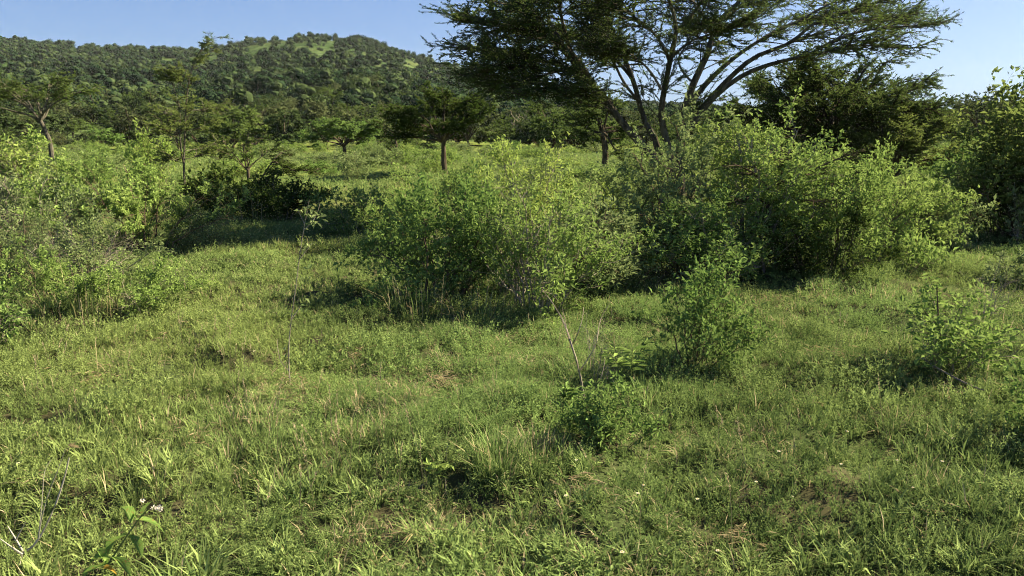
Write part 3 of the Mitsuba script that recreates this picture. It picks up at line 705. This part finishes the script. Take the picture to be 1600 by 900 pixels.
def grass_proto(key, seed, R, recipe, low=1.0):
    r = np.random.default_rng(600 + seed); m = Mesh()
    recipe(m, r, R)
    if low < 1: m.u = [np.column_stack([np.where(u[:, 0] < .85, u[:, 0] * low, u[:, 0]), u[:, 1]]) for u in m.u]     # the low sward is of older, darker leaves
    scene[key] = {'type': 'shapegroup', 'blades': m.ply('grass_blade')}
def mound(m, r, R, h, stems, leaflets, leaf, asp=.34):
    """A cushion of a creeping herb: splayed stems, the leaves towards their ends."""
    b = disc(r, stems, R * .5)
    p = grow(r, b - UP * .01, b / R * 2.0 + UP * r.uniform(.5, 1.2, (stems, 1)) + r.normal(size=b.shape) * .25, h * r.uniform(.6, 1.3, stems), 5, .2, .08)
    s, g = along(p, r.uniform(.3, 1, (stems, leaflets)) ** .7)
    tone = np.clip(np.repeat(r.random(stems), leaflets) * .35 + r.random(len(s)) * .35 + .12, 0, .84)
    L = leaf * r.uniform(.5, 1.3, len(s))
    leaves(m, s, g * .6 + r.normal(size=s.shape) * .6 + UP * .1, UP + r.normal(size=s.shape) * .4, L, L * asp, tone, fold=.12)
def fine(m, r, R): tufts(m, r, R, 30, 26, .075, .0032, .035, .05); forbs(m, r, R, 10, 6, 12, .07, .015)
def fine2(m, r, R): tufts(m, r, R, 24, 24, .06, .003, .03, .08); forbs(m, r, R, 22, 7, 14, .085, .015)
def herb(m, r, R): forbs(m, r, R, 34, 8, 16, .07, .013); tufts(m, r, R, 12, 16, .10, .003, .03, .05)
def broad(m, r, R): tufts(m, r, R, 22, 13, .095, .0058, .03, .03, (.2, 1.0)); tufts(m, r, R, 18, 20, .08, .0034, .03, .08); forbs(m, r, R, 6, 6, 12, .06, .014)
def tall(m, r, R): tufts(m, r, R, 9, 18, .12, .0036, .03, .14, (.1, .7)); tufts(m, r, R, 16, 20, .09, .0032, .03, .06)
def drymix(m, r, R): tufts(m, r, R, 20, 18, .07, .003, .04, .40, (.3, 1.1)); forbs(m, r, R, 28, 6, 12, .06, .013)
MOUNDS = [lambda m, r, R: mound(m, r, .13, .12, 46, 20, .013), lambda m, r, R: mound(m, r, .12, .13, 40, 18, .017, .42), lambda m, r, R: (mound(m, r, .12, .11, 30, 18, .012), tufts(m, r, .10, 8, 18, .10, .0034, .03, .12)),
          lambda m, r, R: tufts(m, r, .09, 10, 24, .095, .0034, .025, .08, (.3, 1.05)), lambda m, r, R: tufts(m, r, .08, 7, 15, .115, .0062, .025, .03, (.4, 1.05)), lambda m, r, R: (tufts(m, r, .10, 9, 22, .12, .0032, .03, .30, (.2, 1.0)), mound(m, r, .10, .09, 20, 14, .012))]
for i, fn in enumerate(MOUNDS):
    for j in range(2): grass_proto(f'mound_{i}_{j}', 300 + 10 * i + j, .12, fn)
MID_MOUNDS = [lambda m, r, R: mound(m, r, .17, .15, 44, 13, .022), lambda m, r, R: tufts(m, r, .14, 12, 18, .10, .0055, .04, .08, (.2, 1.0)), lambda m, r, R: (mound(m, r, .15, .13, 26, 12, .021), tufts(m, r, .13, 8, 14, .11, .0052, .04, .2, (.2, .9)))]
for i, fn in enumerate(MID_MOUNDS):
    for j in range(2): grass_proto(f'mid_mound_{i}_{j}', 400 + 10 * i + j, .16, fn)
KINDS = [fine, fine2, herb, broad, tall, drymix]
for i, fn in enumerate(KINDS):
    for j in range(2): grass_proto(f'near_grass_{i}_{j}', 10 * i + j, .30, fn, .72)
def mfine(m, r, R): tufts(m, r, R, 70, 20, .075, .005, .05, .06); forbs(m, r, R, 30, 6, 9, .08, .022)
def mherb(m, r, R): forbs(m, r, R, 70, 7, 11, .09, .021); tufts(m, r, R, 35, 16, .08, .005, .04, .06)
def mtall(m, r, R): tufts(m, r, R, 24, 14, .10, .0055, .05, .12, (.1, .8)); tufts(m, r, R, 40, 18, .08, .005, .05, .05); forbs(m, r, R, 20, 6, 9, .08, .022)
MK = [mfine, mherb, mtall]
for i, fn in enumerate(MK):
    for j in range(2): grass_proto(f'mid_grass_{i}_{j}', 100 + 10 * i + j, .6, fn, .8)
def ffar(m, r, R): tufts(m, r, R, 125, 12, .16, .014, .12, .08, (.1, .8)); forbs(m, r, R, 60, 5, 7, .2, .07)
for j in range(3): grass_proto(f'far_grass_{j}', 200 + j, 1.8, ffar)

rng = np.random.default_rng(99)
COUNT = {}
def lay(name, r0, r1, half, step, protos, choose, smin, smax):
    """Overlapping patches on a jittered grid over a sector of the ground."""
    n = COUNT.get(name, 0)
    g = np.arange(-r1, r1 + step, step)
    for gx in g:
        for gy in np.arange(0, r1 + step, step):
            x, y = gx + rng.uniform(-.5, .5) * step, gy + rng.uniform(-.5, .5) * step
            q = math.hypot(x, y)
            if not r0 <= q < r1 or abs(math.atan2(x, y)) > half: continue
            i = choose(x, y)
            if i is None: continue
            n += 1
            s = rng.uniform(smin, smax)
            e = .25
            nx, ny = float(hz(x + e, y) - hz(x - e, y)) / (2 * e), float(hz(x, y + e) - hz(x, y - e)) / (2 * e)
            tilt = np.eye(4); tilt[2, 0], tilt[2, 1] = nx, ny              # follow the slope
            m = T().translate([x, y, float(hz(x, y))]) @ T(tilt) @ T().rotate([0, 0, 1], rng.uniform(0, 360)).scale([s, s, s * rng.uniform(.6, 1.3)])
            scene[f'{name}__{n:05d}'] = {'type': 'instance', 'g': {'type': 'ref', 'id': protos[i] + f'_{rng.integers(2 if "far" not in name else 3)}' if 'far' not in name else f'far_grass_{rng.integers(3)}'}, 'to_world': m}
    COUNT[name] = n
    return n

def pick(x, y):
    q = np.array([[x * 1.1, y * 1.1, 0.0], [x * 1.4 + 40, y * 1.4, 0], [x * .8 + 80, y * .8, 5]])
    a, b, c = meshkit.noise(q, 3)
    if a > .68: return 2 if rng.random() < .7 else 1
    if b > .68: return 3 if y < 4.5 else 0
    if c > .66: return 5
    if x < -.2 and x > -2.2 and y < 5.2 and rng.random() < .35: return 4
    if y < 3.3 and rng.random() < .5: return 3
    return int(rng.choice([0, 1, 1, 2, 0, 3], 1)[0])
def pick_mid(x, y):
    return int(rng.choice([0, 0, 1, 1, 1, 2] if y < 10 else [0, 1, 1, 2]))
HALF = math.radians(42)
N1 = lay('grass', 1.7, 7.2, HALF, .27, [f'near_grass_{i}' for i in range(6)], pick, .85, 1.25)
def pick_mound(x, y):
    q = np.array([[x * 2.2, y * 2.2, 0.0], [x * .9 + 40, y * .9, 0], [x * .8 + 80, y * .8, 5]])
    a, b, c = meshkit.noise(q, 8)
    if a < .42 or rng.random() < .12: return None
    if y < 3.9 and b > .42 and rng.random() < .7: return 4
    return int(rng.choice([0, 0, 1, 1, 2, 3] if b > .5 else [0, 2, 1, 3, 5, 1]))
N4 = lay('grass', 1.8, 7.4, HALF, .185, [f'mound_{i}' for i in range(6)], pick_mound, .55, 1.35)
N5 = lay('clearing_grass', 7.2, 16.0, math.radians(40), .36, [f'mid_mound_{i}' for i in range(3)], lambda x, y: None if meshkit.noise(np.array([[x * 1.6, y * 1.6, 2.0]]), 8)[0] < .36 else int(rng.integers(3)), .6, 1.4)
for px, py in [(1290, 850), (1320, 880), (1400, 872), (1420, 890), (1560, 850), (1590, 880), (1500, 880), (1000, 872), (1040, 885), (860, 862), (880, 880), (700, 862), (720, 880), (655, 840), (780, 850), (930, 890), (1240, 880), (1160, 890), (590, 885), (500, 890), (820, 800), (1450, 690), (1500, 660), (1380, 640)]:
    p = at(px, py); COUNT['grass'] += 1; sc = rng.uniform(.8, 1.3)
    scene[f"grass__{COUNT['grass']:05d}"] = {'type': 'instance', 'g': {'type': 'ref', 'id': f'mound_4_{rng.integers(2)}'}, 'to_world': T().translate(p.tolist()).rotate([0, 0, 1], rng.uniform(0, 360)).scale([sc, sc, sc * .95])}
N2 = lay('clearing_grass', 7.0, 16.5, math.radians(40), .62, [f'mid_grass_{i}' for i in range(3)], pick_mid, .85, 1.25)
N3 = lay('far_meadow_grass', 16, 60, math.radians(38), 2.3, ['far_grass'], lambda x, y: 0, .8, 1.2)
put('grass', 'short green grass and low herbs of the clearing close to the viewer', 'grass', kind='stuff')
put('clearing_grass', 'green grass of the clearing between the bushes', 'grass', kind='stuff')
put('far_meadow_grass', 'pale green grass of the meadow behind the bushes', 'grass', kind='stuff')

# ------------------------------------------------------------------ single small plants on the grass
def grass_tussock(label, px, base, h, n, R, seed, dry=.08):
    r = np.random.default_rng(seed); p = at(px, base); m = Mesh()
    d = flatdir(r, n); b = d * (R * np.sqrt(r.random(n)))[:, None] - UP * .01
    tone = np.where(r.random(n) < dry, r.uniform(.88, 1, n), r.uniform(.0, .5, n))
    blades(m, r, b, d, h * r.uniform(.5, 1.1, n), .004 * r.uniform(.7, 1.3, n), r.uniform(.02, .9, n), tone)
    key = numbered('grass_tussock')
    scene[key] = {**m.ply('grass_blade'), 'to_world': T().translate(p.tolist())}
    put(key, label, 'tussock')
grass_tussock('upright dark-based grass tussock in the middle foreground', 782, 740, .21, 620, .13, 1)
grass_tussock('yellowing tuft beside the upright tussock', 840, 716, .17, 200, .13, 2, .35)
grass_tussock('tall thin grass standing at the foot of the central clump', 655, 500, .5, 160, .28, 3, .25)
grass_tussock('tall pale grass with bent tips before the shaded bushes at the far end', 400, 352, .8, 150, .5, 4, .35)
grass_tussock('tall pale grass at the front of the left thicket', 130, 488, .45, 220, .45, 5, .3)
grass_tussock('pale grass along the foot of the broad bush in the central clump', 745, 508, .42, 140, .3, 6, .3)

def litter():
    r = np.random.default_rng(19); m = Mesh()
    for px, py, R in [(430, 600, .30), (690, 600, .2), (1040, 590, .25), (1210, 470, .4), (1430, 815, .12), (900, 765, .14), (560, 560, .25), (150, 600, .3), (300, 690, .18), (1160, 850, .12), (1300, 560, .3), (740, 560, .2), (60, 760, .12), (640, 850, .10), (1250, 640, .2), (330, 520, .35)]:
        c = at(px, py); R *= 1.5; n = int(55 * (R / .2) ** 1.5); q = disc(r, n, R) * r.uniform(.1, 1, (n, 1)) + c; q[:, 2] = hz(q[:, 0], q[:, 1]) + r.uniform(.01, .055, n)
        d = flatdir(r, n) + UP * r.normal(size=(n, 1)) * .25
        leaves(m, q, d, UP + r.normal(size=q.shape) * .3, r.uniform(.03, .10, n), r.uniform(.002, .004, n), r.uniform(.87, 1, n), .1)
    scene['dead_thatch'] = m.ply('grass_blade')
    put('dead_thatch', 'patches of dry straw lying between the green herbs', 'dry grass', kind='stuff')
litter()

# thin flowering stalks
def stalks():
    r = np.random.default_rng(17); m = Mesh()
    spots = [(r.uniform(370, 640), r.uniform(640, 830)) for _ in range(36)] + [(r.uniform(0, 1600), r.uniform(520, 880)) for _ in range(24)] + [(r.uniform(60, 420), r.uniform(490, 640)) for _ in range(40)]
    s = np.array([at(a, b) for a, b in spots]); n = len(s)
    L = r.uniform(.18, .42, n)
    p = grow(r, s, np.stack([r.normal(size=n) * .18, r.normal(size=n) * .18, np.ones(n)], 1), L, 6, .09)
    tubes(m, p, np.full((n, 1), .0012) * [1.2, 1.1, 1, .9, .8, .6], 3)
    m.u = [np.column_stack([np.full(len(x), .93), np.full(len(x), .3)]) for x in m.u]
    q, g = along(p, r.uniform(.72, 1, (n, 16)))
    leaves(m, q, g + r.normal(size=q.shape) * .35, r.normal(size=q.shape), np.full(len(q), .013), np.full(len(q), .004), np.full(len(q), .97), 0)
    scene['seed_stalks'] = m.ply('grass_blade')
    put('seed_stalks', 'thin dry reddish flowering stalks standing in the grass', 'grass stalks', kind='stuff')
stalks()

# small white daisies
def daisies():
    r = np.random.default_rng(23)
    st, pe, he = Mesh(), Mesh(), Mesh()
    tubes(st, np.array([[[0, 0, 0], [.004, 0, .06], [0, .003, .115]]]), np.full((1, 3), .0011), 4)
    a = np.arange(9) * 2 * math.pi / 9
    d = np.stack([np.cos(a), np.sin(a), .15 + 0 * a], 1)
    leaves(pe, d * .003 + [0, .003, .116], d, np.tile(UP, (9, 1)), np.full(9, .0105), np.full(9, .006), r.random(9), .05, .6)
    s = trimesh.creation.icosphere(1, .0045); v = s.vertices * [1, 1, .7] + [0, .003, .117]
    he.add(v, s.faces, np.full((len(v), 2), .5))
    group_of('daisy_proto', {'stem': st.ply('stem_green'), 'petals': pe.ply('petal_white'), 'heart': he.ply('flower_heart')})
    spots = [(1310, 740), (1400, 732), (1470, 738), (1487, 700), (1500, 700), (1555, 695), (1215, 725), (1180, 770), (1010, 775), (990, 790), (900, 735), (880, 795), (1120, 880), (975, 888),
             (1240, 790), (760, 845), (30, 740), (230, 525), (340, 560), (395, 560), (265, 600), (345, 585), (560, 482), (430, 495), (360, 470), (370, 476), (1325, 690), (1420, 775), (1090, 800), (1440, 640)]
    for a, b in spots:
        p = at(a + r.normal() * 3, b + 6)
        copy('daisy', 'daisy_proto', p[0], p[1], r.uniform(0, 360), r.uniform(.5, .75), 'small white daisy standing in the grass of the clearing', 'flower', 'white daisies in the grass')
daisies()

def sapling():
    r = np.random.default_rng(31); g = at(453, 602); y = g[1]
    key = numbered('sapling'); m = Mesh()
    pts = np.array([g - [0, 0, .03]] + [P(a, b, y) for a, b in [(451, 560), (455, 500), (462, 450), (468, 400), (476, 350), (483, 312)]])
    a, ra = smooth_path(pts, np.linspace(.0042, .0018, 7), 16); tubes(m, a[None], ra[None], 6)
    for q in ([(452, 580), (437, 560), (433, 530)], [(455, 500), (470, 478)], [(468, 405), (488, 380)], [(474, 360), (492, 340), (500, 318)], [(476, 350), (466, 330)]):
        pp = np.array([P(c, d, y + .03 * i) for i, (c, d) in enumerate(q)])
        b, rb = smooth_path(pp, np.linspace(.0035, .0015, len(pp)), 6); tubes(m, b[None], rb[None], 4)
    scene[key + '__stem'] = m.ply('twig_grey')
    lf = Mesh()
    c = np.array([P(u + r.normal() * 8, v + r.normal() * 8, y + r.normal() * .04) for u, v in [(490, 345)] * 16 + [(478, 330)] * 12 + [(498, 335)] * 12 + [(486, 385)] * 6 + [(470, 420)] * 5 + [(468, 480)] * 4 + [(464, 460)] * 3 + [(452, 560)] * 2])
    leaves(lf, c, r.normal(size=c.shape), UP + r.normal(size=c.shape) * .5, r.uniform(.025, .055, len(c)), r.uniform(.014, .028, len(c)), r.random(len(c)))
    scene[key + '__foliage'] = lf.ply('leaf_grey'); labels[key + '__foliage'] = {'kind': 'stuff'}
    put(key, 'spindly grey sapling with few leaves at its tip in the left half of the grass', 'sapling')
sapling()

def stick_plants():
    r = np.random.default_rng(37)
    # the crooked bare stem left of the open shrub
    g = at(915, 640); y = g[1]; key = numbered('bare_stem'); m = Mesh()
    for q, r0 in (([(914, 640), (905, 580), (893, 540), (882, 505), (862, 472), (847, 452)], .008), ([(893, 540), (905, 515), (912, 480)], .004), ([(905, 580), (930, 540), (938, 500), (955, 470)], .004), ([(885, 512), (878, 480)], .003), ([(914, 630), (935, 600), (945, 560)], .004)):
        pp = np.array([P(a, b, y + .05 * i * r.normal()) for i, (a, b) in enumerate(q)])
        if q[0][1] == 640: pp[0] = g - [0, 0, .02]
        b, rb = smooth_path(pp, np.linspace(r0, r0 * .35, len(pp)), 10); tubes(m, b[None], rb[None], 5)
    scene[key + '__stem'] = m.ply('twig_grey')
    put(key, 'crooked bare grey stem rising from the grass between the clump and the open shrub', 'dead plant')
    # dark crooked stem in the lime shrub on the right
    g = at(1490, 583); y = g[1]; key = numbered('bare_stem'); m = Mesh()
    for q, r0 in (([(1486, 580), (1476, 545), (1467, 510), (1465, 475), (1464, 445)], .009), ([(1467, 508), (1452, 495), (1440, 480)], .005), ([(1476, 545), (1490, 510), (1500, 480)], .006), ([(1500, 560), (1545, 545), (1580, 530), (1600, 512)], .005)):
        pp = np.array([P(a, b, y + .04 * i * r.normal()) for i, (a, b) in enumerate(q)])
        b, rb = smooth_path(pp, np.linspace(r0, r0 * .35, len(pp)), 10); tubes(m, b[None], rb[None], 6)
    scene[key + '__stem'] = m.ply('bark_dark')
    put(key, 'dark thick crooked stem in the middle of the small lime green shrub at the right', 'dead plant')
    # fallen stick
    key = numbered('fallen_stick'); m = Mesh()
    pp = np.array([at(a, b) + [0, 0, h] for a, b, h in [(1437, 590, .14), (1467, 606, .12), (1500, 622, .11), (1535, 640, .12)]])
    b, rb = smooth_path(pp, [.004, .006, .006, .005], 10); tubes(m, b[None], rb[None], 5)
    scene[key] = m.ply('twig_grey'); put(key, 'thin dead stick lying in the grass before the lime green shrub', 'stick')
    # pale dry plant at the lower left
    g = at(35, 893); y = g[1] - .02; key = numbered('dry_plant'); m = Mesh()
    for q, r0, dy in (([(30, 900), (34, 866), (50, 855), (75, 815), (95, 765), (108, 715)], .006, .1), ([(34, 866), (18, 855), (0, 842)], .005, -.1), ([(36, 862), (22, 838), (12, 822)], .004, .12), ([(60, 842), (70, 790), (90, 735), (103, 700)], .0022, -.08), ([(24, 845), (40, 815)], .003, 0), ([(60, 838), (66, 780), (70, 735), (80, 718)], .0018, .1)):
        pp = np.array([P(a, b, y + dy * i / len(q)) for i, (a, b) in enumerate(q)])
        if q[0][1] == 900: pp[0][2] = float(hz(pp[0][0], pp[0][1])) - .02
        b, rb = smooth_path(pp, np.linspace(r0, r0 * .4, len(pp)), 12); tubes(m, b[None], rb[None], 6)
    scene[key + '__stem'] = m.ply('twig_pale')
    hd = Mesh(); c = P(108, 698, y); n = 26
    dd = np.stack([r.uniform(.2, 1, n), r.normal(size=n) * .3, r.uniform(-.15, .5, n)], 1)
    leaves(hd, np.tile(c, (n, 1)) + r.normal(size=(n, 3)) * .004, dd, r.normal(size=(n, 3)), r.uniform(.015, .045, n), np.full(n, .003), np.full(n, .95), 0)
    scene[key + '__seed_head'] = hd.ply('grass_blade')
    put(key, 'pale forked dry plant with a feathery seed head in the lower left corner', 'dead plant')
stick_plants()

def broad_leaf(base, tip, side, width, curl):
    """One folded, arching leaf with a serrated-lens outline."""
    k = 9; t = np.linspace(0, 1, k)
    ax = tip - base; L = np.linalg.norm(ax)
    up = norm(np.cross(np.cross(ax, UP) + side * 1e-3, ax)); s = norm(np.cross(ax, up) + side * .25)
    c = base + t[:, None] * ax + up * (curl * L * 4 * t * (1 - t))[:, None]
    w = width * np.sin(math.pi * t ** .75) ** .9 * (1 - .25 * t) * (1 + .06 * np.cos(np.arange(k) * math.pi))
    rows = []
    for f in (-1, -.5, 0, .5, 1):
        rows.append(c + s * (w * f / 2)[:, None] + up * (w * (abs(f) * .30 - .06 * (abs(f) == .5)))[:, None])
    v = np.stack(rows, 1).reshape(-1, 3)
    i, j = np.meshgrid(np.arange(k - 1), np.arange(4), indexing='ij')
    q = np.stack([i * 5 + j, i * 5 + j + 1, (i + 1) * 5 + j + 1, (i + 1) * 5 + j], -1).reshape(-1, 4)
    u = np.stack(np.broadcast_arrays(np.linspace(0, 1, 5)[None], t[:, None]), -1).reshape(-1, 2)
    return v, np.vstack([q[:, [0, 1, 2]], q[:, [0, 2, 3]]]), u

def broadleaf_plant():
    r = np.random.default_rng(53); y = 2.55; key = numbered('broadleaf_plant')
    m = Mesh()
    g = P(150, 930, y); g[2] = float(hz(g[0], g[1])) - .02
    pts = np.array([g, P(160, 900, y), P(178, 868, y), P(198, 838, y), P(214, 815, y), P(232, 795, y)])
    a, ra = smooth_path(pts, np.linspace(.005, .002, 6), 14); tubes(m, a[None], ra[None], 6)
    scene[key + '__stem'] = m.ply('stem_green')
    LV = [((205, 818), (188, 792), .045, -.05), ((212, 812), (258, 834), .042, .02), ((205, 835), (222, 872), .048, -.05), ((200, 836), (168, 872), .05, .04), ((176, 870), (204, 902), .05, -.04), ((172, 874), (138, 884), .05, .06),
          ((168, 882), (128, 905), .055, -.06), ((222, 805), (240, 782), .02, .03), ((214, 812), (204, 800), .03, .05), ((170, 885), (150, 860), .045, .10)]
    for i, (b, t, w, dy) in enumerate(LV):
        mm = Mesh(); v, f, u = broad_leaf(P(*b, y), P(*t, y + dy), np.array([r.normal(), r.normal(), 0]), w, .12)
        mm.add(v, f, u)
        scene[f'{key}__leaf' + (f'_{i:03d}' if i else '')] = {**mikit.ply((np.vstack(mm.v), np.vstack(mm.f)), 'leaf_broad', smooth=True, uv=np.vstack(mm.u))}
    v, f, u = broad_leaf(P(160, 888, y - .03), P(184, 899, y - .08), np.array([0, 1.0, 0]), .03, .1)
    scene[key + '__leaf_010'] = mikit.ply((v, f), 'leaf_yellow', smooth=True, uv=u)
    labels[key + '__leaf_010'] = {'label': 'withered yellow leaf low on the stem'}
    bud = Mesh()
    for (px, py) in [(240, 794), (247, 797), (251, 793), (223, 783)]:
        c = P(px, py, y - .01); n = 10; d = norm(r.normal(size=(n, 3)) + UP * .5)
        leaves(bud, c + d * .002, d, r.normal(size=(n, 3)), np.full(n, .011), np.full(n, .008), r.random(n), .2)
    scene[key + '__flower_heads'] = bud.ply('petal_white')
    put(key, 'leafy plant with large folded lime green leaves and pale flower heads at the bottom left', 'plant')
broadleaf_plant()

def herb_plant(label, px, base, h, n, leaf, seed, mat='leaf_lime'):
    r = np.random.default_rng(seed); p = at(px, base); st, lf = Mesh(), Mesh(); k = 4
    d = np.stack([r.normal(size=k) * .25, r.normal(size=k) * .25, np.ones(k)], 1)
    q = grow(r, np.tile(p, (k, 1)), d, h * r.uniform(.7, 1, k), 6, .12)
    tubes(st, q, np.full((k, 1), .003) * np.linspace(1, .5, 6), 4)
    s, g = along(q, r.uniform(.3, 1, (k, n)) ** .6)
    dd = flatdir(r, len(s)) + UP * r.uniform(-.2, .5, (len(s), 1))
    L = leaf * r.uniform(.6, 1.2, len(s))
    leaves(lf, s, dd, UP + r.normal(size=s.shape) * .25, L, L * .3, r.random(len(s)), .15)
    key = numbered('herb')
    scene[key + '__stem'] = st.ply('stem_green'); scene[key + '__foliage'] = lf.ply(mat); labels[key + '__foliage'] = {'kind': 'stuff'}
    put(key, label, 'herb')
herb_plant('upright herb with long narrow pale leaves beside the crooked bare stem', 985, 612, .38, 14, .10, 61)
herb_plant('broad green herb in the shade left of the knee-high shrub', 895, 650, .25, 22, .07, 62, 'leaf_green')
herb_plant('small pale herb with spreading leaves left of the upright tussock', 680, 765, .14, 9, .055, 63)

# ------------------------------------------------------------------ morning haze over the valley
scene['valley_air'] = {'type': 'homogeneous', 'albedo': {'type': 'rgb', 'value': [.83, .92, .99]}, 'sigma_t': 0.00007}
lo, hi = np.array([-1500.0, -1500, -30]), np.array([1500.0, 1500, 110])
scene['haze'] = {'type': 'cube', 'to_world': T().translate(((lo + hi) / 2).tolist()).scale(((hi - lo) / 2).tolist()), 'bsdf': {'type': 'null'}, 'interior': {'type': 'ref', 'id': 'valley_air'}}
scene['camera']['medium'] = {'type': 'ref', 'id': 'valley_air'}
put('haze', 'thin morning haze over the valley', 'haze', kind='stuff')
